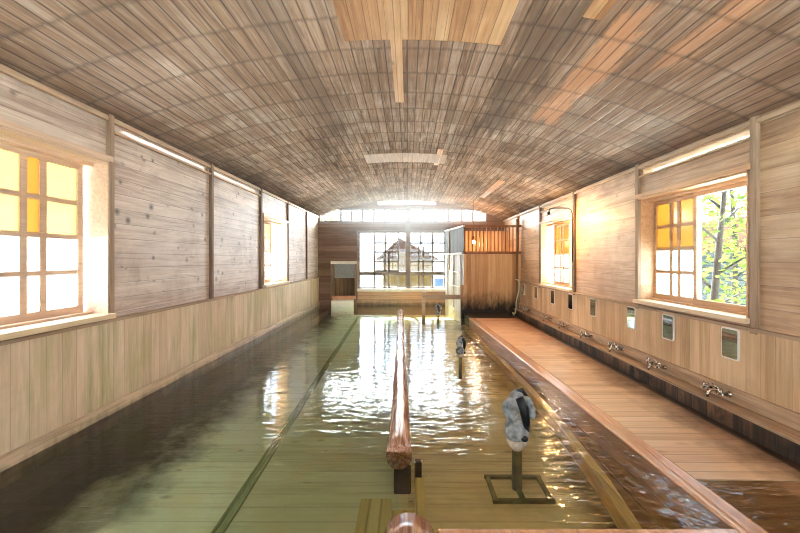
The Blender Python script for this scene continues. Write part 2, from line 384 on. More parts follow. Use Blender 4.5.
M['roof'] = wood('brown_roof', 'X', 'Y', .3, ((62, 44, 34), (52, 36, 28), (40, 28, 22)), seam=.4, vary=.4, spec=0, rough=1)
M['ochre'] = wood('ochre_house_boards', 'Z', 'X', .2, ((76, 60, 36), (66, 52, 30), (54, 42, 24)), seam=.3, vary=.3, spec=0, rough=1)
M['siding'] = wood('grey_siding', 'Y', 'Z', .16, ((78, 82, 82), (66, 70, 70), (40, 44, 46)), seam=.8, vary=.2, seamw=.04, spec=0, rough=1)
M['blue'] = plain('blue_plastic', (30, 56, 92), .5)
M['housewhite'] = plain('white_render', (110, 112, 112), .8)
def leaf_mat(name, col, col2):
    g = G(name)
    oi = g.noise(g.node('ShaderNodeNewGeometry').outputs['Position'], 3.0, 2)
    c = g.mix(g.rng(oi, .35, .65), lin(col), lin(col2))
    d = g.node('ShaderNodeBsdfDiffuse'); t = g.node('ShaderNodeBsdfTranslucent')
    g.put(d.inputs['Color'], c); g.put(t.inputs['Color'], c)
    mx = g.node('ShaderNodeMixShader'); mx.inputs[0].default_value = .45
    g.l.new(d.outputs[0], mx.inputs[1]); g.l.new(t.outputs[0], mx.inputs[2]); g.l.new(mx.outputs[0], g.out.inputs[0])
    return g.m
M['leaf'] = leaf_mat('maple_leaves', (116, 128, 56), (70, 90, 34))

# ---------------------------------------------------------------- mesh helpers
class MB:
    def __init__(s): s.bm = bmesh.new()
    def box(s, x0, x1, y0, y1, z0, z1):
        v = [s.bm.verts.new(p) for p in ((x0, y0, z0), (x1, y0, z0), (x1, y1, z0), (x0, y1, z0), (x0, y0, z1), (x1, y0, z1), (x1, y1, z1), (x0, y1, z1))]
        for f in ((0, 3, 2, 1), (4, 5, 6, 7), (0, 1, 5, 4), (1, 2, 6, 5), (2, 3, 7, 6), (3, 0, 4, 7)):
            s.bm.faces.new([v[i] for i in f])
        return s
    def hexa(s, pts):   # 8 points: bottom ring (ccw), top ring
        v = [s.bm.verts.new(p) for p in pts]
        for f in ((0, 3, 2, 1), (4, 5, 6, 7), (0, 1, 5, 4), (1, 2, 6, 5), (2, 3, 7, 6), (3, 0, 4, 7)):
            s.bm.faces.new([v[i] for i in f])
        return s
    def bar(s, a, b, w, h):     # level bar between two ground points, a and b carry the z of the bottom
        a = Vector(a); b = Vector(b)
        d = (b - a); d.z = 0; d.normalize(); n = Vector((-d.y, d.x, 0)) * w / 2; u = Vector((0, 0, h))
        return s.hexa([a - n, b - n, b + n, a + n, a - n + u, b - n + u, b + n + u, a + n + u])
    def quad(s, pts):
        s.bm.faces.new([s.bm.verts.new(p) for p in pts]); return s
    def tube(s, pts, r, seg=10, cap=True):
        pts = [Vector(p) for p in pts]
        rs = r if isinstance(r, (list, tuple)) else [r] * len(pts)
        rings = []; up = None
        for i, p in enumerate(pts):
            if i == 0: t = pts[1] - pts[0]
            elif i == len(pts) - 1: t = pts[-1] - pts[-2]
            else: t = (pts[i + 1] - pts[i]).normalized() + (pts[i] - pts[i - 1]).normalized()
            t.normalize()
            if up is None:
                up = Vector((0, 0, 1)) if abs(t.z) < .9 else Vector((1, 0, 0))
            a = t.cross(up)
            if a.length < 1e-5: a = t.cross(Vector((0, 1, 0)))
            a.normalize(); b = a.cross(t).normalized(); up = b
            rings.append([s.bm.verts.new(p + (a * math.cos(2 * math.pi * k / seg) + b * math.sin(2 * math.pi * k / seg)) * rs[i]) for k in range(seg)])
        for i in range(len(rings) - 1):
            for k in range(seg):
                s.bm.faces.new((rings[i][k], rings[i][(k + 1) % seg], rings[i + 1][(k + 1) % seg], rings[i + 1][k]))
        if cap:
            s.bm.faces.new(rings[0]); s.bm.faces.new(rings[-1][::-1])
        return s
    def lathe(s, c, prof, seg=20, axis='Z'):
        c = Vector(c); rings = []
        for r, h in prof:
            ring = []
            for k in range(seg):
                t = 2 * math.pi * k / seg
                if axis == 'Z': p = Vector((r * math.cos(t), r * math.sin(t), h))
                elif axis == 'X': p = Vector((h, r * math.cos(t), r * math.sin(t)))
                else: p = Vector((r * math.cos(t), h, r * math.sin(t)))
                ring.append(s.bm.verts.new(c + p))
            rings.append(ring)
        for i in range(len(rings) - 1):
            for k in range(seg):
                s.bm.faces.new((rings[i][k], rings[i][(k + 1) % seg], rings[i + 1][(k + 1) % seg], rings[i + 1][k]))
        s.bm.faces.new(rings[0]); s.bm.faces.new(rings[-1])
        return s
    def ball(s, c, r, sc=(1, 1, 1), sub=2):
        res = bmesh.ops.create_icosphere(s.bm, subdivisions=sub, radius=1.0)
        for v in res['verts']:
            v.co = Vector((v.co.x * r * sc[0], v.co.y * r * sc[1], v.co.z * r * sc[2])) + Vector(c)
        return s
    def jitter(s, amt, scale=8.0, seed=0.0):
        from mathutils import noise
        for v in s.bm.verts:
            n = noise.noise_vector((v.co + Vector((seed, seed, 0))) * scale)
            v.co += n * amt
        return s
    def build(s, name, mat, parent=None, smooth=False, bevel=0.0):
        bmesh.ops.recalc_face_normals(s.bm, faces=s.bm.faces)
        me = bpy.data.meshes.new(name); s.bm.to_mesh(me); s.bm.free()
        if mat: me.materials.append(mat)
        if smooth:
            for p in me.polygons: p.use_smooth = True
        o = bpy.data.objects.new(name, me); COL.objects.link(o)
        if parent is not None:
            o.parent = parent
            o.matrix_parent_inverse = parent.matrix_basis.inverted()
        if bevel:
            b = o.modifiers.new('bevel', 'BEVEL'); b.width = bevel; b.segments = 2; b.limit_method = 'ANGLE'
        return o

def empty(name, loc=(0, 0, 0)):
    o = bpy.data.objects.new(name, None); COL.objects.link(o); o.location = loc
    o.empty_display_size = .1
    return o
def tag(o, label, cat, group=None, kind=None):
    o['label'] = label; o['category'] = cat
    if group: o['group'] = group
    if kind: o['kind'] = kind
    return o
def struct(o, label=None, cat=None):
    o['kind'] = 'structure'
    if label: o['label'] = label
    if cat: o['category'] = cat
    return o
def copy_tree(o, parent=None):
    c = o.copy(); COL.objects.link(c)
    if parent is not None:
        c.parent = parent; c.matrix_parent_inverse = o.matrix_parent_inverse.copy()
    for ch in list(o.children): copy_tree(ch, c)
    return c

# wall slab with rectangular holes: u along the wall, z up
def slab(place, u0, u1, z0, z1, holes):
    """place(u, z, depth 0..1) -> point; one closed mesh with reveals"""
    us = sorted({u0, u1, *[h[0] for h in holes], *[h[1] for h in holes]})
    zs = sorted({z0, z1, *[h[2] for h in holes], *[h[3] for h in holes]})
    us = [u for u in us if u0 <= u <= u1]; zs = [z for z in zs if z0 <= z <= z1]
    solid = {}
    for i in range(len(us) - 1):
        for j in range(len(zs) - 1):
            cu, cz_ = (us[i] + us[i + 1]) / 2, (zs[j] + zs[j + 1]) / 2
            solid[i, j] = not any(h[0] < cu < h[1] and h[2] < cz_ < h[3] for h in holes)
    b = MB()
    for (i, j), s in solid.items():
        if not s: continue
        a, c, d, e = us[i], us[i + 1], zs[j], zs[j + 1]
        b.quad([place(a, d, 0), place(c, d, 0), place(c, e, 0), place(a, e, 0)])
        b.quad([place(a, d, 1), place(a, e, 1), place(c, e, 1), place(c, d, 1)])
        if not solid.get((i - 1, j)): b.quad([place(a, d, 0), place(a, e, 0), place(a, e, 1), place(a, d, 1)])
        if not solid.get((i + 1, j)): b.quad([place(c, d, 0), place(c, d, 1), place(c, e, 1), place(c, e, 0)])
        if not solid.get((i, j - 1)): b.quad([place(a, d, 0), place(a, d, 1), place(c, d, 1), place(c, d, 0)])
        if not solid.get((i, j + 1)): b.quad([place(a, e, 0), place(c, e, 0), place(c, e, 1), place(a, e, 1)])
    bmesh.ops.remove_doubles(b.bm, verts=b.bm.verts, dist=1e-5)
    return b

# ---------------------------------------------------------------- ceiling
def ceiling():
    n = 48
    bm = bmesh.new(); uvl = bm.loops.layers.uv.new('UVMap')
    xs = [XL - TH + (XR - XL + 2 * TH) * i / n for i in range(n + 1)]
    arc = [0.0]
    for i in range(n): arc.append(arc[-1] + math.hypot(xs[i + 1] - xs[i], cz(xs[i + 1]) - cz(xs[i])))
    for top in (0, .12):
        for i in range(n):
            vs = [bm.verts.new((xs[i], YF - .2, cz(xs[i]) + top)), bm.verts.new((xs[i + 1], YF - .2, cz(xs[i + 1]) + top)),
                  bm.verts.new((xs[i + 1], YB + .3, cz(xs[i + 1]) + top)), bm.verts.new((xs[i], YB + .3, cz(xs[i]) + top))]
            if not top: vs = vs[::-1]
            f = bm.faces.new(vs); f.smooth = True
            for lp in f.loops:
                k = i if abs(lp.vert.co.x - xs[i]) < 1e-6 else i + 1
                lp[uvl].uv = (arc[k], lp.vert.co.y)
    for yy in (YF - .2, YB + .3):
        for i in range(n):
            bm.faces.new([bm.verts.new(p) for p in ((xs[i], yy, cz(xs[i])), (xs[i + 1], yy, cz(xs[i + 1])), (xs[i + 1], yy, cz(xs[i + 1]) + .12), (xs[i], yy, cz(xs[i]) + .12))])
    bmesh.ops.remove_doubles(bm, verts=bm.verts, dist=1e-5)
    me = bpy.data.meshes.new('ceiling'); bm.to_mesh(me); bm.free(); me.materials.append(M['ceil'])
    o = bpy.data.objects.new('ceiling', me); COL.objects.link(o)
    return struct(o, 'shallow barrel ceiling of weathered narrow boards over the bath', 'ceiling')
ceil_o = ceiling()

def patch(x0, x1, y0, y1, mat, lab=None, t=.006):
    b = MB(); n = max(1, int((x1 - x0) / .1))
    for i in range(n):
        a = x0 + (x1 - x0) * i / n; c = x0 + (x1 - x0) * (i + 1) / n
        if n > 1: c -= .003
        b.hexa([(a, y0, cz(a) - t), (c, y0, cz(c) - t), (c, y1, cz(c) - t), (a, y1, cz(a) - t), (a, y0, cz(a) + .01), (c, y0, cz(c) + .01), (c, y1, cz(c) + .01), (a, y1, cz(a) + .01)])
    o = b.build('patch_board', mat, ceil_o)
    if lab: o['label'] = lab
patch(-.48, .70, .6, 2.99, M['patch'], 'newer orange boards let into the ceiling crown')
patch(-.135, -.045, 2.99, 4.19, M['patch'], 'single new orange board in the ceiling')
patch(1.12, 1.24, 1.8, 2.54, M['patch'], 'short new orange board in the ceiling')
patch(.45, .53, 5.9, 6.9, M['patch'], 'small pale board in the ceiling')
patch(1.66, 1.77, 7.2, 9.2, M['patch'], 'long pale board far along the ceiling')
patch(-.7, .62, 6.2, 6.75, M['rail'], 'paler boards across the far ceiling')

# ---------------------------------------------------------------- side walls
def wall(side):
    X, s, S = (XL, -1, SL) if side == 'left' else (XR, 1, SR)
    place = lambda u, z, d: (X + s * TH * d, u, z)
    if side == 'left':
        holes = [(1.65, 3.32, .84, 2.12), (6.88, 8.22, .84, 2.05), (-2.2, -.55, .84, 2.12),
                 (3.50, 4.98, 2.405, 2.455), (5.15, 6.62, 2.405, 2.455), (-.4, 1.5, 2.405, 2.455)]
    else:
        holes = [(3.10, 4.60, .83, 2.0), (6.44, 7.95, .80, 2.0), (-1.8, -.2, .83, 2.0),
                 (3.12, 4.56, 2.265, 2.33), (6.48, 7.9, 2.265, 2.32), (.4, 2.6, 2.265, 2.33)]
    o = slab(place, YF - TH, YB + .3, -.6, S + .03, holes).build('wall_' + side, M['wallL'] if side == 'left' else M['wallR'])
    struct(o, side + ' long wall of horizontal weathered boards with small paned windows', 'wall')
    for h in holes:
        if h[3] - h[2] > .1: continue
        b = MB(); b.box(*sorted((X + s * .012, X + s * TH)), h[0], h[1], h[3] - .006, h[3] - .001); b.box(*sorted((X + s * .012, X + s * TH)), h[0], h[1], h[2] + .001, h[2] + .006)
        b.box(*sorted((X + s * .012, X + s * TH)), h[1] - .012, h[1] - .001, h[2], h[3])
        b.build('slot_lining', M['sill'], o)
        MB().box(*sorted((X + s * (.02 if side == 'left' else .12), X + s * (.024 if side == 'left' else .124))), h[0], h[1], h[2] + .004, h[3] - .004).build('slot_bright_strip', M['pane_w'], o)  # frosted strip added so the vent slot shows bright
    dt = DL if side == 'left' else DR
    dx = X - s * .025
    b = MB(); b.box(min(X, dx), max(X, dx), YF, YB, -.35 if side == 'left' else -.15, dt - .02)
    d = b.build('wainscot', M['dadoL'] if side == 'left' else M['dadoR'], o)
    d['label'] = 'lower wall of vertical boards with greenish stains' if side == 'left' else 'lower wall of vertical warm brown boards'
    c0, c1 = sorted((X, X - s * .05))
    MB().box(c0, c1, YF, YB, dt - .022, dt + .004).build('wainscot_cap', M['rail'], o)
    return o
wallL = wall('left'); wallR = wall('right')

# baseboard on the left, posts and top rails
struct(MB().box(XL, XL + .06, YF, YB, -.12, .085).build('baseboard_left', wood('pale_waterline_board', 'Y', 'Z', .5, ((226, 204, 174), (204, 180, 148), (160, 138, 108)), seam=0, vary=.2, rough=.5, mold=((60, 60, 46), -.1, .05, .8)), bevel=.008), 'flat board along the left wall at the waterline', 'baseboard')
TN = [0]
def trim(b, mat, lab, bevel=.003):
    TN[0] += 1
    return struct(b.build('trim_%d' % TN[0], mat, bevel=bevel), lab, 'trim')
for y in (-2.25, -.5, 1.60, 3.345, 5.07, 6.78, 8.30, 9.84):
    trim(MB().box(XL, XL + .035, y - .028, y + .028, DL, SL + .0), M['post'] if y > 4.9 else M['midpost'], 'upright wall batten on the left wall')
for y in (-1.85, -.15, 3.055, 4.61, 6.37, 8.02, 9.62):
    trim(MB().box(XR - .035, XR, y - .03, y + .03, DR - .04, SR + .0), M['post'] if y > 5 else M['midpost'], 'upright wall batten on the right wall')
trim(MB().box(XL, XL + .03, YF, YB, 2.462, 2.50), M['rail'], 'long rail under the ceiling on the left wall')
trim(MB().box(XL, XL + .03, 3.38, 6.75, 2.372, 2.398), M['rail'], 'rail below the left vent slots')
trim(MB().box(XR - .03, XR, YF, YB, 2.34, 2.375), M['rail'], 'long rail under the ceiling on the right wall')
trim(MB().box(XR - .03, XR, 3.09, 4.58, 2.235, 2.258), M['rail'], 'rail below the near right vent slot')
trim(MB().box(XR - .03, XR, 6.4, 7.99, 2.235, 2.258), M['rail'], 'rail below the far right vent slot')

# ---------------------------------------------------------------- paned windows in the side walls
WN = [0]
def paned_window(side, y0, y1, z0, z1, sy0, sy1, lab, fm, pane_rows=4, open_to=None, near_glass=None):
    """sash covers sy0..sy1, three columns (wide, narrow, wide), top rows amber"""
    WN[0] += 1
    X, s = (XL, -1) if side == 'left' else (XR, 1)
    r = struct(empty('window_%d' % WN[0], (X, (y0 + y1) / 2, z0)), lab, 'window')
    xo = X + s * TH
    def bx(b, xa, xb, *q): b.box(min(xa, xb), max(xa, xb), *q)
    # lining boards of the reveal
    b = MB(); t = .018
    bx(b, X - s * .03, xo, y0, y0 + t, z0, z1); bx(b, X - s * .03, xo, y1 - t, y1, z0, z1)
    bx(b, X - s * .03, xo, y0, y1, z1 - t, z1)
    b.build('window_lining', fm, r)
    # head board proud of the wall
    b = MB(); bx(b, X, X - s * .045, y0 - .03, y1 + .03, z1, z1 + .045); b.build('head_board', fm, r, bevel=.004)
    b = MB(); bx(b, X - s * .075, xo, y0 - .02, y1 + .02, z0 - .038, z0 + .004); b.build('window_sill', M['sill'], r, bevel=.004)
    # tracks top and bottom
    b = MB(); bx(b, xo - s * .11, xo, y0, y1, z0, z0 + .022); bx(b, xo - s * .11, xo, y0, y1, z1 - .05, z1 - t)
    b.build('sash_track', fm, r)
    # sash
    def sash(a, c, xc, clear=False, cols=None):
        zb, zt = z0 + .022, z1 - .05
        b = MB(); st = .048; th = .015; mw = .027 if side == 'left' else .022
        bx(b, xc - th, xc + th, a, a + st, zb, zt); bx(b, xc - th, xc + th, c - st, c, zb, zt)
        bx(b, xc - th, xc + th, a + st, c - st, zb, zb + .055); bx(b, xc - th, xc + th, a + st, c - st, zt - .04, zt)
        ia, ic = a + st, c - st; ja, jc = zb + .055, zt - .04
        W = ic - ia
        if not clear:
            cuts = cols or [.40, .60]
            for q in cuts: bx(b, xc - .010, xc + .010, ia + W * q - mw, ia + W * q + mw, ja, jc)
            for k in range(1, pane_rows):
                zz = ja + (jc - ja) * k / pane_rows
                bx(b, xc - .009, xc + .009, ia, ic, zz - .018, zz + .018)
        sh = b.build('sash', fm, r)
        if clear:
            b = MB(); bx(b, xc - .002, xc + .002, ia, ic, ja, jc); b.build('pane', M['glass'], sh)
        else:
            zm = ja + (jc - ja) * .5
            b = MB(); bx(b, xc - .002, xc + .002, ia, ic, ja, zm); b.build('pane', M['pane_w'], sh)['label'] = 'white frosted lower panes'
            b = MB(); bx(b, xc - .002, xc + .002, ia, ia + W * cuts[0], zm, jc); bx(b, xc - .002, xc + .002, ia + W * cuts[-1], ic, zm, jc)
            b.build('pane', M['pane_y'] if side == 'left' else M['pane_r'], sh)['label'] = 'amber tinted upper panes'
            b = MB(); bx(b, xc - .002, xc + .002, ia + W * cuts[0], ia + W * cuts[-1], zm, jc); b.build('pane', M['pane_a'], sh)['label'] = 'deep amber middle panes'
    sash(sy0, sy1, xo - s * .035)
    if near_glass: sash(near_glass[0], near_glass[1], xo - s * .07, clear=True)
    if open_to: sash(open_to[0], open_to[1], xo - s * .08)
    return r
paned_window('left', 1.65, 3.32, .84, 2.12, 2.42, 3.27, 'near left window with frosted sash, sill and bright white reveal', M['frame'], open_to=(1.67, 2.45))
paned_window('left', 6.88, 8.22, .84, 2.05, 6.95, 7.78, 'small far left window with amber upper panes', M['frameR'])
paned_window('right', 3.10, 4.60, .83, 2.0, 3.87, 4.585, 'near right window half open onto the garden trees', M['frameR'], near_glass=(3.12, 3.90))
paned_window('right', 6.44, 7.95, .80, 2.0, 6.96, 7.72, 'far right window lit orange by the wall lamp', M['frameR'])
paned_window('left', -2.2, -.55, .84, 2.12, -2.1, -1.3, 'unseen left window added behind the viewpoint for light', M['frame'])  # this and the next window are added to light the near end
paned_window('right', -1.8, -.2, .83, 2.0, -1.7, -.9, 'unseen right window added behind the viewpoint for light', M['frameR'])

# ---------------------------------------------------------------- end wall with the big windows
def endpx(px, py, y=YB): return ((px - 408) * y / 395.0, 1.3 + (259 - py) * y / 395.0)
def wall_end():
    holes = []
    def H(px0, px1, py0, py1):
        x0, z1 = endpx(px0, py0); x1, z0 = endpx(px1, py1); holes.append((x0, x1, z0, z1))
    H(358, 444.5, 232, 291)           # big window
    H(320, 486, 209.5, 221.5)         # clerestory
    H(378, 436, 198, 204.5)           # gap at the crown
    H(334.5, 355, 263.5, 297)         # small hatch
    place = lambda u, z, d: (u, YB + .12 * d, z)
    return slab(place, XL - .1, XR + .1, -.6, 3.05, holes)
o = wall_end().build('wall_back', M['endwall']); struct(o, 'dark boarded end wall around the tall bright windows', 'wall')
x0, z0 = endpx(358, 304.5); x1, z1 = endpx(462, 291)
lw = MB().box(-1.44, 1.2, YB - .05, YB, -.3, endpx(0, 291.5)[1]).build('wainscot', M['endlow'], o); lw['label'] = 'reddish low boards under the end windows'

WN[0] += 1
wb = struct(empty('window_%d' % WN[0], (0, YB, .35)), 'tall paned end windows with clerestory strip above', 'window')
def eb(b, px0, px1, py0, py1, y0=-.01, y1=.06):
    x0, z1 = endpx(px0, py0); x1, z0 = endpx(px1, py1); b.box(x0, x1, YB + y0, YB + y1, z0, z1)
b = MB()
eb(b, 405.5, 410.5, 204, 292, -.05, .12)       # centre post
eb(b, 318, 487, 221.0, 223.5, -.03, .12); eb(b, 322, 486, 207.8, 210.2, -.03, .10)
eb(b, 356.5, 446, 230.5, 233, -.03, .12)
eb(b, 357, 360, 232, 291, -.03, .1); eb(b, 444, 447, 232, 291, -.03, .1)
eb(b, 359, 445, 271.5, 275.5, -.02, .1)        # transom rail
eb(b, 373.5, 375.3, 232, 289, -.02, .08); eb(b, 397.5, 399, 232, 289, -.01, .07)
b.build('window_frame', M['endframe'], wb, bevel=.004)
b = MB(); eb(b, 357, 447, 288.3, 291.3, -.09, .12); b.build('window_sill', M['boothpale'], wb, bevel=.004)
b = MB()
for p in (385.4,): eb(b, p - .85, p + .85, 233, 252, 0, .03); eb(b, p - 1.3, p + .5, 252, 289, 0, .03)
eb(b, 388.1, 390, 252, 289, 0, .03)
for q in (243, 252, 261.5): eb(b, 375.3, 397.5, q - .9, q + .9, 0, .03)
eb(b, 375.3, 397.8, 270, 272, 0, .04); eb(b, 375.3, 397.8, 286.8, 288.5, 0, .04); eb(b, 360, 373.5, 286.8, 288.5, 0, .04)
b.build('sash', M['endframe'], wb)
b = MB()
eb(b, 431.6, 433.8, 233, 289, 0, .04)
for p in (418.6, 423.2): eb(b, p - .9, p + .9, 246, 289, 0, .03)
eb(b, 420.0, 421.8, 233, 246, 0, .03)
for q in (243, 252.7, 261.5): eb(b, 410.5, 444, q - .9, q + .9, 0, .03)
eb(b, 410.5, 444, 286.8, 288.5, 0, .04)
b.build('sash', M['endframe'], wb)
b = MB()
for p in (341, 351.5, 362.5, 384.9, 395, 423, 435, 461.3, 472.8): eb(b, p - .95, p + .95, 210, 221.5, -.01, .04)
for p in (374, 448.5): eb(b, p - 1.2, p + 1.2, 209, 221.5, -.01, .06)
b.build('clerestory_muntin', M['endframe'], wb)
x0, z1 = endpx(360, 233); x1, z0 = endpx(373.5, 288)
b = MB().box(x0, x1, YB + .045, YB + .05, z0, z1); b.build('pane', M['pane_w'], wb)['label'] = 'frosted fixed pane'
x0, z1 = endpx(375, 233); x1, z0 = endpx(444, 288)
b = MB().box(x0, x1, YB + .016, YB + .02, z0, z1); b.build('pane', M['glass'], wb)
x0, z1 = endpx(320, 210); x1, z0 = endpx(486, 221.5)
b = MB().box(x0, x1, YB + .02, YB + .024, z0, z1); b.build('pane', M['glass'], wb)

# small hatch door at the left of the end wall
dr = struct(empty('door_1', (-1.8, YB, .2)), 'small framed hatch door low in the end wall', 'door')
b = MB()
eb(b, 331, 334.5, 260, 299, -.09, .05); eb(b, 355, 358, 260, 299, -.09, .05)
b.build('door_frame', M['post'], dr, bevel=.004)
b = MB(); eb(b, 331.5, 357, 261.2, 264, -.13, .05); b.build('door_lintel', M['boothpale'], dr, bevel=.004)
b = MB(); eb(b, 334.5, 355.2, 264, 278, -.01, .02); b.build('door_sheet', M['sheet'], dr)
b = MB(); eb(b, 334.5, 355.2, 278, 296, -.005, .03); b.build('door_panel', wood('hatch_panel_boards', 'Z', 'X', .11, ((132, 104, 78), (104, 80, 58), (72, 54, 40)), seam=.5), dr)
b = MB(); eb(b, 333, 356.5, 295.5, 299, -.14, .05); b.build('door_threshold', M['kerb'], dr, bevel=.004)
tag(MB().box(-2.11, -1.52, YB - .34, YB - .05, -.30, .16).build('pale_block', M['step'], bevel=.015),
    'pale block in the water below the small hatch door', 'step')  # plain near-white block under the hatch

# unseen wall behind the viewpoint; its window is added and sized for fill light
o = slab(lambda u, z, d: (u, YF - .15 * d, z), XL - .1, XR + .1, -.6, 3.05, [(-2.0, 2.0, .3, 2.0)]).build('wall_front', M['wallR'])
struct(o, 'unseen boarded wall behind the viewpoint', 'wall')
WN[0] += 1
w7 = struct(empty('window_%d' % WN[0], (0, YF, .5)), 'unseen window added behind the viewpoint for fill light', 'window')
b = MB()
for x in (-1.98, -1.0, 0, 1.0, 1.98): b.box(x - .03, x + .03, YF - .1, YF - .03, .3, 2.0)
for z in (.33, .88, 1.43, 1.97): b.box(-2.0, 2.0, YF - .09, YF - .04, z - .03, z + .03)
b.build('window_frame', M['frameR'], w7)
MB().box(-2.0, 2.0, YF - .068, YF - .064, .3, 2.0).build('pane', M['glass'], w7)

# ---------------------------------------------------------------- pool floor, benches, water
FZ = -.27
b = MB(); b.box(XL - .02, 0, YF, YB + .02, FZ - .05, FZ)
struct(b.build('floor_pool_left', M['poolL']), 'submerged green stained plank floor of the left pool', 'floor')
b = MB(); b.box(0, XR, YF, YB + .02, FZ - .05, FZ - .001)
struct(b.build('floor_pool_right', M['poolR']), 'submerged ochre plank floor of the right pool', 'floor')
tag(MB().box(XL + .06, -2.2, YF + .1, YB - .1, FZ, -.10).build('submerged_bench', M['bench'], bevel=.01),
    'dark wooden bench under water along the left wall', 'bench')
jg = MB()
for a, c in ((-.036, -.02), (.02, .036)):
    jg.hexa([(-1.02 - .03 * y_ + q, y_, z) for z in (FZ, FZ + .012) for (y_, q) in ((YF + .1, a), (YF + .1, c), (YB - .4, c), (YB - .4, a))])
jg.hexa([(-1.02 - .03 * y_ + q, y_, z) for z in (FZ, FZ + .006) for (y_, q) in ((YF + .1, -.02), (YF + .1, .02), (YB - .4, .02), (YB - .4, -.02))])
tag(jg.build('floor_joist', M['groove']), 'dark green wooden strip running along the left pool floor', 'joist')

# right pool: submerged seat against the kerb with a yellow front rail
rl = [(1.20, 1.9), (1.30, 2.6), (1.36, 3.5), (1.375, 4.5), (1.36, 5.8), (1.32, 7.2), (1.27, 8.6)]
st = empty('underwater_step', (1.3, 5, FZ)); tag(st, 'submerged step beside the orange kerb with a yellow front rail', 'step')
b = MB()
for (xa, ya), (xb, yb) in zip(rl[:-1], rl[1:]):
    b.hexa([(xa - .035, ya, FZ), (xa + .035, ya, FZ), (xb + .035, yb, FZ), (xb - .035, yb, FZ), (xa - .035, ya, -.16), (xa + .035, ya, -.16), (xb + .035, yb, -.16), (xb - .035, yb, -.16)])
b.build('front_rail', M['subrail'], st)
b = MB()
for (xa, ya), (xb, yb) in zip(rl[:-1], rl[1:]):
    b.hexa([(xa + .035, ya, FZ), (kx(ya), ya, FZ), (kx(yb), yb, FZ), (xb + .035, yb, FZ), (xa + .035, ya, -.18), (kx(ya), ya, -.18), (kx(yb), yb, -.18), (xb + .035, yb, -.18)])
b.build('step_board', M['seat'], st)

# ---------------------------------------------------------------- kerb, board walk, gutter, ledge
KY0, KY1 = 1.86, 8.6
b = MB(); b.hexa([(kx(KY0 - 3), KY0 - 3, -.3), (kx(KY0 - 3) + .14, KY0 - 3, -.3), (kx(KY1) + .14, KY1, -.3), (kx(KY1), KY1, -.3),
                  (kx(KY0 - 3), KY0 - 3, .014), (kx(KY0 - 3) + .14, KY0 - 3, .014), (kx(KY1) + .14, KY1, .014), (kx(KY1), KY1, .014)])
struct(b.build('kerb', M['kerb'], bevel=.012), 'long wet orange timber kerb between pool and board floor', 'kerb')
b = MB(); b.hexa([(kx(2.32) + .14, 2.32, -.2), (2.38, 2.32, -.2), (2.38, KY1, -.2), (kx(KY1) + .14, KY1, -.2),
                  (kx(2.32) + .14, 2.32, .010), (2.38, 2.32, .010), (2.38, KY1, .010), (kx(KY1) + .14, KY1, .010)])
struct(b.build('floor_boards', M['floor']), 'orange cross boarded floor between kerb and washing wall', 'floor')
b = MB(); b.hexa([(kx(YF) + .14, YF, -.2), (2.38, YF, -.2), (2.38, 2.32, -.2), (kx(2.32) + .14, 2.32, -.2),
                  (kx(YF) + .14, YF, -.004), (2.38, YF, -.004), (2.38, 2.32, -.004), (kx(2.32) + .14, 2.32, -.004)])
struct(b.build('floor_wet', M['wet']), 'darker wet boards nearest the viewpoint', 'floor')
struct(MB().box(kx(KY1), 2.38, KY1, 9.45, -.2, .0).build('floor_stone', M['logdark']), 'dark soaked floor in front of the booth', 'floor')
struct(MB().box(2.38, 2.57, YF, YB, -.2, -.04).build('floor_gutter', M['gutter']), 'dark gutter along the foot of the right wall', 'gutter')
struct(MB().box(2.55, XR - .02, YF, YB, -.15, .095).build('baseboard_right', M['skirt']), 'black stained upright skirting boards below the tap ledge', 'baseboard')
trim(MB().box(2.53, XR - .02, YF, YB, .096, .120), M['ledge'], 'weathered ledge below the taps', .004)
trim(MB().box(XR - .05, XR - .02, YF, YB, .135, .245), M['ledge'], 'board that carries the taps on the right wall', .004)

# ---------------------------------------------------------------- water: two bodies
def water(name, x0f, x1f, y0, y1, z, mat, lab):
    b = MB(); b.hexa([(x0f(y0), y0, z - .004), (x1f(y0), y0, z - .004), (x1f(y1), y1, z - .004), (x0f(y1), y1, z - .004),
                      (x0f(y0), y0, z), (x1f(y0), y0, z), (x1f(y1), y1, z), (x0f(y1), y1, z)])
    # keep only the upper surface
    fs = [f for f in b.bm.faces if f.calc_center_median().z < z - .001]
    bmesh.ops.delete(b.bm, geom=fs, context='FACES')
    o = b.build(name, mat); o['kind'] = 'structure'; o['label'] = lab; o['category'] = 'water'
    return o
cxl = lambda y: -.01 - .019 * y
water('water_left', lambda y: XL + .06, cxl, YF, YB, 0.0, water_mat('green_bath_water', (232, 242, 226), .3), 'calm green tinted bath water left of the log divider')
water('water_right', cxl, lambda y: kx(y) if y < KY1 else 2.6, YF, KY1, 0.0, water_mat('rippled_bath_water', (247, 247, 224), .5, 2.8), 'rippled clear bath water right of the log divider')
water('water_end', lambda y: cxl(y), lambda y: kx(KY1), KY1, YB, 0.0, water_mat('end_bath_water', (236, 228, 196), .16), 'bath water below the end windows')

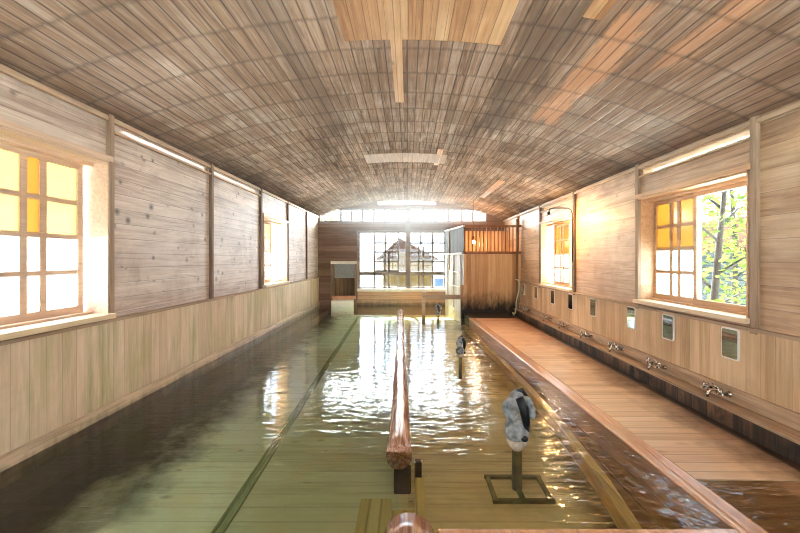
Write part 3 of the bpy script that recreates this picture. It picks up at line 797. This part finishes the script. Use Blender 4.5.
gs = G('bloom_volume'); vs = gs.node('ShaderNodeVolumeScatter'); vs.inputs['Color'].default_value = (1, 1, 1, 1)  # volume added to imitate the lens bloom around the end windows
sP = gs.node('ShaderNodeSeparateXYZ'); gs.l.new(gs.node('ShaderNodeNewGeometry').outputs['Position'], sP.inputs[0])
q = gs.math('SQRT', gs.math('ADD', gs.math('ADD', gs.math('POWER', gs.math('DIVIDE', gs.math('SUBTRACT', sP.outputs[0], -.05), 2.6), 2), gs.math('POWER', gs.math('DIVIDE', gs.math('SUBTRACT', sP.outputs[1], 10.6), 5.6), 2)),
            gs.math('POWER', gs.math('DIVIDE', gs.math('SUBTRACT', sP.outputs[2], 2.5), 1.2), 2)))
gs.l.new(gs.rng(q, .1, 1.0, .10, 0.0, True), vs.inputs['Density'])
vs.inputs['Anisotropy'].default_value = .2; gs.l.new(vs.outputs[0], gs.out.inputs['Volume'])
pr = [(-1.95, 1.2), (1.0, 1.2), (1.0, 2.16), (2.45, 2.16)] + [(2.45 - 4.8 * k / 16, cz(2.45 - 4.8 * k / 16) - .03) for k in range(17)] + [(-2.35, 2.16), (-1.95, 2.16)]
sb = MB(); fa = [sb.bm.verts.new((a, 5.0, c)) for a, c in pr]; fb = [sb.bm.verts.new((a, YB - .1, c)) for a, c in pr]
sb.bm.faces.new(fa); sb.bm.faces.new(fb[::-1])
for k in range(len(pr)): sb.bm.faces.new((fa[k], fa[(k + 1) % len(pr)], fb[(k + 1) % len(pr)], fb[k]))
so = sb.build('bloom_volume', gs.m); so['kind'] = 'stuff'; so['label'] = 'added bloom volume in front of the end windows'; so['category'] = 'bloom_volume'
cy.volume_step_rate = 2.0
cy.volume_bounces = 1

# ---------------------------------------------------------------- log divider and its neighbours
def log(pts, rads, name, seg=20):
    b = MB(); P = []; R = []
    n = 24
    for i in range(n + 1):
        t = i / n * (len(pts) - 1); k = min(int(t), len(pts) - 2); u = t - k
        P.append(Vector(pts[k]).lerp(Vector(pts[k + 1]), u)); R.append(rads[k] * (1 - u) + rads[k + 1] * u)
    b.tube(P, R, seg); b.jitter(.008, 4.0)
    return b
lg = log([(-.06, 2.66, -.03), (-.072, 3.6, -.022), (-.105, 5.4, -.028), (-.19, 9.9, -.03)], [.088, .075, .070, .078], 'log').build('divider_log', M['log'], smooth=True)
tag(lg, 'long wet reddish log dividing the pool down the middle', 'log')
lg2 = log([(0.0, -1.0, -.06), (0.0, .6, -.06), (.003, 1.91, -.05)], [.13, .13, .124], 'log').build('divider_log', M['log'], smooth=True)
tag(lg2, 'rough end of the nearest reddish log at the bottom of the view', 'log')
tag(MB().box(-.095, .02, 2.63, 2.75, FZ, -.128).build('log_post', M['logdark'], bevel=.01), 'dark underwater post below the end of the long log', 'post')
tag(MB().box(.045, .095, 2.72, 2.77, FZ, -.10).build('short_stake', M['logdark'], bevel=.008), 'short dark stake beside the end of the long log', 'stake')
tr = empty('water_trough', (-.05, 2.2, FZ)); tag(tr, 'submerged ochre board trough between the two logs', 'trough')
MB().box(-.27, .10, 1.94, 2.42, FZ, FZ + .03).build('trough_bottom', M['trough'], tr)
MB().box(-.29, -.10, 1.94, 2.44, FZ + .03, -.18).build('side_board', M['trough'], tr)
MB().box(.045, .105, 1.94, 2.62, FZ + .03, -.15).build('side_board', M['trough'], tr)
tag(MB().hexa([(.14, 1.74, -.3), (kx(1.74), 1.74, -.3), (kx(1.888), 1.888, -.3), (.14, 1.888, -.3), (.14, 1.74, .014), (kx(1.74), 1.74, .014), (kx(1.888), 1.888, .014), (.14, 1.888, .014)]).build('cross_beam', M['kerb'], bevel=.01),
    'wet orange beam crossing the right pool at the bottom of the view', 'beam')

# ---------------------------------------------------------------- stone-crusted water spouts
def spout(x, y, k, lab, turn=0.0):
    r = empty('water_spout', (x, y, FZ)); r['label'] = lab; r['category'] = 'water spout'
    h0 = -FZ
    MB().tube([(0, 0, .0), (0, 0, h0 + .02)], .034, 14).build('pipe', M['pipe'], None, True).parent = r
    p = MB().lathe((0, 0, h0), [(.030, .0), (.046, .02), (.062, .035), (.064, .055), (.052, .065)], 20).jitter(.004, 20)
    o = p.build('collar', M['crust'], None, True); o.parent = r
    b = MB().lathe((0, 0, h0 + .05), [(.035, 0), (.066, .018), (.078, .05), (.074, .085), (.052, .112), (.036, .125)], 22).jitter(.007, 14)
    o = b.build('lower_bulb', M['stone'], None, True); o.parent = r
    b = MB().ball((.026, -.071, h0 + .088), .022, (1, .5, .8))
    o = b.build('outlet_hole', M['black'], None, True); o.parent = r
    b = MB()
    b.ball((-.035, -.01, h0 + .235), .064, (.85, .85, 1.05), 3); b.ball((.0, 0, h0 + .29), .048, (.9, .9, .9), 3)
    b.ball((-.02, 0, h0 + .185), .04, (1, 1, .9), 3)
    b.jitter(.012, 13)
    o = b.build('upper_bulb', M['stone'], None, True); o.parent = r
    b = MB()
    b.tube([(.0, -.05, h0 + .31), (.025, -.06, h0 + .25), (.04, -.055, h0 + .18), (.05, -.03, h0 + .11)], [.024, .028, .024, .016], 10)
    b.tube([(.0, 0, h0 + .325), (.03, 0, h0 + .335), (.055, 0, h0 + .30)], [.016, .018, .014], 10)
    o = b.build('bracket', M['black'], None, True); o.parent = r
    b = MB()
    b.tube([(.03, -.01, h0 + .30), (.065, -.02, h0 + .285), (.085, -.025, h0 + .24), (.075, -.02, h0 + .20)], [.016, .022, .026, .014], 10)
    b.ball((.08, -.03, h0 + .215), .028, (1, 1, 1.1)); b.jitter(.008, 20)
    o = b.build('handle', M['stone'], None, True); o.parent = r
    for ch in r.children:
        if not ch.name.startswith('pipe'):
            ch.scale = (1.12, 1.12, 1.2); ch.location.z = h0 * (1 - 1.2)
    r.rotation_euler = (0, 0, turn)
    return r
s1 = spout(.745, 2.70, 1.0, 'nearest grey crusted water spout on a pipe in the right pool')
b = MB()
for (x0, y0, x1, y1) in ((-.2, -.16, .2, -.16), (-.2, .12, .2, .12)): b.bar((x0, y0, .004), (x1, y1, .004), .028, .02)
for (x0, y0, x1, y1) in ((-.18, -.16, -.18, .12), (.18, -.16, .18, .12)): b.bar((x0, y0, .003), (x1, y1, .003), .028, .02)
b.bar((0, -.16, .004), (0, .12, .004), .03, .02)
bf = b.build('base_frame', M['pipe'], None); bf.parent = s1; bf['label'] = 'dark square base frame under water'
def spout_copy(x, y, k, kz, lab, rot):
    c = copy_tree(s1); c.location = (x, y, FZ); c['label'] = lab
    c.rotation_euler = (0, 0, rot); return c
def small_spout(x, y, k, lab, rot):
    c = spout_copy(x, y, 1, 1, lab, rot)
    # keep the water-level height: scale about the pool floor and let the pipe reach the floor
    c.scale = (k, k, k)
    c.location.z = -k * (-FZ)
    for ch in list(c.children):
        if ch.name.startswith('base_frame'): bpy.data.objects.remove(ch)
    pp = [ch for ch in c.children if ch.name.startswith('pipe')][0]
    pp.scale = (1, 1, 1); pp.location.z = (FZ + k * (-FZ)) / k
    pp.scale.z = 1 + ((-FZ) / k - (-FZ)) / (-FZ)
    return c
small_spout(.69, 5.2, .70, 'second grey crusted water spout, midway down the right pool', .7)
small_spout(.68, 8.9, .74, 'farthest grey crusted water spout near the end windows', -.4)

# ---------------------------------------------------------------- booth with lattice, right end
BY, BX0, BX1 = 9.45, 1.335, XR
bo = empty('wooden_booth', (2.0, 10.2, 0)); tag(bo, 'orange boarded booth with slatted upper opening in the far right corner', 'booth')
def bp(b, name, mat, **kw): return b.build(name, mat, bo, **kw)
bp(MB().box(BX0, BX1, BY, BY + .04, -.27, 1.44), 'front_panel', M['booth'])
bp(MB().hexa([(BX0, BY, -.27), (BX0 + .03, BY + .05, -.27), (1.08, YB, -.27), (1.04, YB, -.27), (BX0, BY, 1.44), (BX0 + .03, BY + .05, 1.44), (1.08, YB, 1.44), (1.04, YB, 1.44)]),
   'side_panel', M['boothpale'])['label'] = 'pale lower side panel'
bp(MB().hexa([(BX0, BY, 1.44), (BX0 + .03, BY + .05, 1.44), (1.08, YB, 1.44), (1.04, YB, 1.44), (BX0, BY, 2.07), (BX0 + .03, BY + .05, 2.07), (1.08, YB, 2.07), (1.04, YB, 2.07)]),
   'side_panel', M['boothdark'])['label'] = 'grey upper side panel'
bp(MB().hexa([(BX0 - .04, BY - .02, 1.42), (BX0, BY - .02, 1.42), (1.04, YB, 1.42), (1.0, YB, 1.42), (BX0 - .04, BY - .02, 1.46), (BX0, BY - .02, 1.46), (1.04, YB, 1.46), (1.0, YB, 1.46)]),
   'side_rail', M['boothpale'])
bp(MB().hexa([(BX0 - .03, BY - .02, 2.07), (BX0 + .03, BY - .02, 2.07), (1.08, YB, 2.07), (1.02, YB, 2.07), (BX0 - .03, BY - .02, 2.11), (BX0 + .03, BY - .02, 2.11), (1.08, YB, 2.11), (1.02, YB, 2.11)]),
   'side_rail', M['boothpale'])
bp(MB().box(BX0 - .02, BX1, BY - .02, BY + .05, 2.06, 2.11), 'top_rail', M['slat'], bevel=.004)
bp(MB().box(BX0 - .02, BX1, BY - .02, BY + .05, 1.42, 1.48), 'middle_rail', M['slat'], bevel=.004)
for i in range(15):
    x = BX0 + .03 + i * (2.60 - BX0 - .03) / 14
    bp(MB().box(x - .013, x + .013, BY, BY + .03, 1.48, 2.06), 'slat', M['slat'])
bp(MB().box(2.585, 2.635, BY - .03, BY + .05, 0, 2.26), 'corner_post', M['post'], bevel=.004)
bp(MB().box(1.25, 1.39, BY - .16, BY - .03, -.27, .68), 'end_post', M['booth'], bevel=.01)
bp(MB().box(1.1, BX1, BY + 1.2, BY + 1.23, 1.0, 2.05), 'inner_wall', M['boothin'])
# door details on the pale side
def side_pt(t, z, off=0): return (BX0 + (1.04 - BX0) * t - off, BY + (YB - BY) * t, z)
b = MB()
for t0 in (.1, .45, .8): b.bar(side_pt(t0, .05, .02), side_pt(t0 + .03, .05, .02), .03, 1.35)
bp(b, 'side_batten', M['boothpale'])
for z in (.98, .62): 
    b = MB(); b.tube([side_pt(.15, z, .06), side_pt(.55, z, .06)], .018, 8); b.tube([side_pt(.15, z, .06), side_pt(.15, z, 0)], .012, 8); b.tube([side_pt(.55, z, .06), side_pt(.55, z, 0)], .012, 8)
    bp(b, 'towel_bar', M['white'])

hb = empty('hanging_bulb', (1.64, BY + .25, 1.5)); tag(hb, 'glowing bulb behind the booth slats', 'lamp')
MB().ball((1.62, BY + .3, 1.72), .035).build('bulb', M['bulb2'], hb, True)
MB().tube([(1.62, BY + .3, 1.75), (1.62, BY + .3, 1.86)], .018, 10).build('socket', M['iron'], hb, True)
MB().tube([(1.62, BY + .3, 1.86), (1.62, BY + .3, 2.25), (1.62, BY + .3, cz(1.62))], .006, 6).build('cord', M['iron'], hb, True)
ld = bpy.data.lights.new('booth_bulb_light', 'POINT'); ld.energy = 4; ld.color = (1, .68, .38); ld.shadow_soft_size = .05
lo = bpy.data.objects.new('booth_bulb_light', ld); COL.objects.link(lo); lo.location = (1.62, BY + .38, 1.66); lo.parent = hb; lo.matrix_parent_inverse = hb.matrix_basis.inverted()

# low hand rail by the end window
hr = empty('hand_rail', (.85, 9.5, 0)); tag(hr, 'low wooden hand rail between its post and the booth', 'hand rail')
MB().box(.335, .415, 9.46, 9.54, FZ, .50).build('post', M['railwood'], hr, bevel=.006)
MB().box(.415, 1.30, 9.48, 9.52, .33, .44).build('rail', M['railwood'], hr, bevel=.006)
MB().box(.32, .43, 9.44, 9.56, .50, .56).build('post_cap', M['white'], hr, bevel=.01)['label'] = 'white post cap'

# ---------------------------------------------------------------- wall lamp on the right wall
wlmp = empty('wall_lamp', (XR, 6.45, 1.9)); tag(wlmp, 'curved pipe wall lamp glowing beside the far right window', 'lamp')
ly = 6.37
MB().tube([(XR - .05, ly, 1.25), (XR - .05, ly, 2.02), (XR - .07, ly, 2.09), (XR - .12, ly + .0, 2.12), (XR - .36, ly + .0, 2.12), (XR - .42, ly, 2.10), (XR - .43, ly, 2.06)], .011, 8).build('lamp_pipe', M['iron'], wlmp, True)
MB().lathe((XR - .43, ly, 1.99), [(.022, .07), (.024, .03), (.05, 0)], 14).build('lamp_socket', M['iron'], wlmp, True)
MB().ball((XR - .43, ly, 1.965), .034, (1, 1, 1.15)).build('bulb', M['bulb'], wlmp, True)
MB().lathe((XR - .035, ly, 1.95), [(.03, -.005), (.03, .015)], 12, 'X').build('lamp_bracket', M['iron'], wlmp, True)
ld = bpy.data.lights.new('wall_lamp_light', 'POINT'); ld.energy = 1.8; ld.color = (1, .72, .42); ld.shadow_soft_size = .05
lo = bpy.data.objects.new('wall_lamp_light', ld); COL.objects.link(lo); lo.location = (XR - .43, ly, 1.90); lo.parent = wlmp; lo.matrix_parent_inverse = wlmp.matrix_basis.inverted()

# ---------------------------------------------------------------- mirrors
def rrect(b, x0, x1, yc, zc, w, h, r):
    pts = []
    for (sy, sz, a0) in ((1, 1, 0), (-1, 1, 90), (-1, -1, 180), (1, -1, 270)):
        for k in range(5):
            a = math.radians(a0 + k * 22.5)
            pts.append((yc + sy * (w / 2 - r) + r * math.cos(a), zc + sz * (h / 2 - r) + r * math.sin(a)))
    A = [b.bm.verts.new((x0, p[0], p[1])) for p in pts]; B = [b.bm.verts.new((x1, p[0], p[1])) for p in pts]
    b.bm.faces.new(A); b.bm.faces.new(B[::-1])
    for i in range(len(pts)): b.bm.faces.new((A[i], A[(i + 1) % len(pts)], B[(i + 1) % len(pts)], B[i]))
    return b
mir = empty('wall_mirror', (XR - .025, 3.27, .60))
xm = XR - .025
rrect(MB(), xm, xm - .012, 3.27, .60, .178, .258, .02).build('mirror_frame', M['white'], mir)
rrect(MB(), xm - .012, xm - .0145, 3.27, .60, .155, .234, .014).build('mirror_glass', M['mirror'], mir)
mlabels = ['nearest white framed mirror on the right wall, below the window end post',
           'second nearest mirror, under the middle of the garden window',
           'third nearest mirror, at the far end of the garden window',
           'fourth nearest mirror, first one beyond the garden window',
           'fifth nearest mirror, between the two right wall windows',
           'sixth nearest mirror, under the near edge of the lamp lit window',
           'mirror under the far edge of the lamp lit window',
           'last mirror before the booth in the far right corner']
for i, y in enumerate((3.27, 4.05, 4.72, 5.69, 6.48, 7.28, 8.23, 9.11)):
    o = mir if i == 0 else copy_tree(mir)
    o.location.y = y; tag(o, mlabels[i], 'mirror', 'mirrors along the washing wall')

# ---------------------------------------------------------------- taps
def tap():
    r = empty('water_tap', (XR - .05, 3.32, .19))
    def pb(b, n, m): 
        o = b.build(n, m, None, True); o.parent = r; return o
    b = MB()
    b.tube([(-.035, -.085, 0), (-.035, .085, 0)], .017, 12)
    for y in (-.075, .075): b.lathe((0, y, 0), [(.022, -.001), (.026, -.008), (.016, -.014), (.014, -.04)], 14, 'X')
    b.lathe((-.035, 0, 0), [(.022, -.026), (.026, -.01), (.026, .012), (.02, .026)], 14, 'Z')
    pb(b, 'tap_body', M['chrome'])
    for y in (-.085, .085):
        b = MB()
        b.tube([(-.04, y, .004), (-.082, y, .02)], .012, 10)
        c = Vector((-.086, y, .022))
        b.ball(c, .016)
        for k in range(4):
            a = math.radians(45 + 90 * k)
            d = Vector((0, math.cos(a), math.sin(a))) * .034
            b.tube([c, c + d], [.008, .009], 8); b.ball(c + d, .0115, sub=1)
        pb(b, 'tap_handle', M['chrome'])
    b = MB().tube([(-.035, 0, 0), (-.07, 0, .012), (-.11, 0, .006), (-.13, 0, -.02), (-.132, 0, -.045)], [.013, .013, .012, .011, .012], 10)
    pb(b, 'tap_spout', M['chrome'])
    b = MB().tube([(-.05, .0, .02), (-.055, .0, .045), (-.07, .03, .055)], [.012, .009, .006], 8)
    pb(b, 'diverter', M['chrome'])
    return r
tp0 = tap()
tlabels = ['nearest chrome twin handle tap, below the nearest mirror', 'second nearest twin handle tap, below the second mirror',
           'third nearest twin handle tap, below the far end of the garden window', 'fourth nearest twin handle tap, beyond the garden window',
           'fifth nearest twin handle tap, between the right wall windows', 'sixth nearest twin handle tap, below the lamp lit window',
           'last twin handle tap before the hose tap']
for i, y in enumerate((3.32, 4.13, 4.93, 5.76, 6.58, 7.35, 8.63)):
    o = tp0 if i == 0 else copy_tree(tp0)
    o.location.y = y; tag(o, tlabels[i], 'tap', 'chrome taps along the ledge')

# hose with its own tap
ht = empty('hose_tap', (XR - .05, 9.12, .12)); tag(ht, 'small standing tap beside the green hose at the booth corner', 'tap')
b = MB().tube([(XR - .05, 9.12, .14), (XR - .14, 9.12, .15), (XR - .17, 9.12, .12)], .014, 8).build('tap_body', M['chrome'], ht, True)
MB().tube([(XR - .12, 9.12, .16), (XR - .12, 9.12, .21)], .01, 8).ball((XR - .12, 9.12, .215), .028, (1.2, 1.2, .4)).build('tap_handle', M['chrome'], ht, True)
hp = [(XR - .16, 9.36, .82), (XR - .10, 9.36, .80), (XR - .07, 9.34, .72), (XR - .10, 9.32, .5), (XR - .15, 9.30, .3), (XR - .16, 9.29, .16), (XR - .18, 9.28, .05), (XR - .22, 9.27, .0), (XR - .24, 9.27, .05)]
def smooth_path(p, n=6):
    p = [Vector(q) for q in p]; out = []
    for i in range(len(p) - 1):
        a = p[max(i - 1, 0)]; b_ = p[i]; c = p[i + 1]; d = p[min(i + 2, len(p) - 1)]
        for k in range(n):
            t = k / n
            out.append(.5 * ((2 * b_) + (c - a) * t + (2 * a - 5 * b_ + 4 * c - d) * t * t + (3 * b_ - a - 3 * c + d) * t ** 3))
    out.append(p[-1]); return out
tag(MB().tube(smooth_path(hp), .013, 8).build('garden_hose', M['hose'], None, True), 'pale green hose hanging at the booth corner', 'hose')

# ---------------------------------------------------------------- outside
struct(MB().box(-40, 40, -40, 60, -1.3, -1.2).build('ground', M['ground']), 'garden ground outside', 'ground')
def tree(x, y, z0, h, spread, n, seed, lab, lean=0.0):
    rnd = random.Random(seed)
    r = empty('garden_tree', (x, y, z0)); tag(r, lab, 'tree', 'trees outside the right window')
    b = MB(); tips = []
    top = Vector((lean, 0, h))
    trunk = [Vector((0, 0, 0)).lerp(top, t) + Vector((math.sin(t * 6 + seed) * .06, math.cos(t * 5 + seed) * .06, 0)) for t in (0, .2, .4, .6, .8, 1)]
    b.tube(trunk, [.075, .065, .055, .045, .03, .015], 8)
    for k in range(12):
        t = .3 + .68 * k / 12; p = Vector((0, 0, 0)).lerp(top, t) + Vector((math.sin(t * 6 + seed) * .06, math.cos(t * 5 + seed) * .06, 0))
        a = rnd.uniform(0, 6.28); L = spread * rnd.uniform(.5, 1)
        q = p + Vector((math.cos(a) * L, math.sin(a) * L, L * rnd.uniform(.15, .7)))
        mid = p.lerp(q, .5) + Vector((0, 0, .08))
        b.tube([p, mid, q], [.024, .016, .006], 6); tips += [mid, q, p.lerp(q, .75)]
    o = b.build('trunk', M['bark'], None, True); o.parent = r
    b = MB()
    for k in range(n):
        c = rnd.choice(tips) + Vector((rnd.gauss(0, .24), rnd.gauss(0, .24), rnd.gauss(0, .16)))
        u = Vector((rnd.gauss(0, 1), rnd.gauss(0, 1), rnd.gauss(0, .5))).normalized(); v = u.cross(Vector((rnd.gauss(0, 1), rnd.gauss(0, 1), rnd.gauss(0, 1)))).normalized()
        s_ = rnd.uniform(.03, .06)
        b.quad([c - u * s_ * 1.5, c - v * s_ * .6, c + u * s_ * 1.5, c + v * s_ * .6])
    o = b.build('leaves', M['leaf'], None); o.parent = r
    return r
tree(4.5, 5.85, -1.2, 4.3, .9, 900, 3, 'leaning garden tree nearest the open right window', .2)
tree(7.1, 8.5, -1.2, 5.0, 1.0, 1000, 5, 'garden tree behind, towards the near window post', -.2)
hd = tree(-3.05, 13.6, -1.2, 4.3, .6, 1500, 21, 'green tree outside behind the left end of the clerestory strip')
hd['group'] = 'trees behind the end wall'
hs = empty('neighbour_house', (9, 10, -1.2)); tag(hs, 'pale grey house with siding beyond the garden trees', 'house')
MB().box(9.0, 9.2, 6.0, 16.0, -1.2, 1.55).build('house_wall', M['siding'], hs)
MB().box(8.96, 9.0, 9.4, 10.3, .2, 1.5).build('house_door', M['housewhite'], hs)
MB().hexa([(8.5, 5.7, 1.5), (11, 5.7, 2.6), (11, 16.3, 2.6), (8.5, 16.3, 1.5), (8.5, 5.7, 1.6), (11, 5.7, 2.7), (11, 16.3, 2.7), (8.5, 16.3, 1.6)]).build('house_roof', M['roof'], hs)
gh = empty('gabled_house', (0, 18, -1.2)); tag(gh, 'brown gabled house seen through the end windows', 'house')
MB().box(-1.1, 1.1, 17.3, 20, -1.2, 1.35).build('house_wall', M['ochre'], gh)
gb = MB(); gb.bm.faces.new([gb.bm.verts.new(p) for p in ((-1.25, 17.3, 1.28), (1.2, 17.3, 1.28), (-.35, 17.3, 2.1))])
gb.build('house_gable', M['roof'], gh)
b = MB(); b.hexa([(-1.35, 17.0, 1.25), (-.35, 17.0, 2.1), (-.35, 20.3, 2.1), (-1.35, 20.3, 1.25), (-1.35, 17.0, 1.33), (-.35, 17.0, 2.2), (-.35, 20.3, 2.2), (-1.35, 20.3, 1.33)])
b.hexa([(-.35, 17.0, 2.1), (1.3, 17.0, 1.25), (1.3, 20.3, 1.25), (-.35, 20.3, 2.1), (-.35, 17.0, 2.2), (1.3, 17.0, 1.33), (1.3, 20.3, 1.33), (-.35, 20.3, 2.2)])
b.build('house_roof', M['roof'], gh)
tag(MB().box(.95, 1.3, 14.0, 14.4, -1.2, .62).build('water_tank', M['blue'], bevel=.03), 'blue tank outside the right end window', 'tank')
tag(MB().box(-.38, -.05, 14.0, 14.3, -1.2, 1.55).build('gate_pillar', M['ochre'], bevel=.02), 'ochre boarded pillar outside beside the centre post', 'pillar')
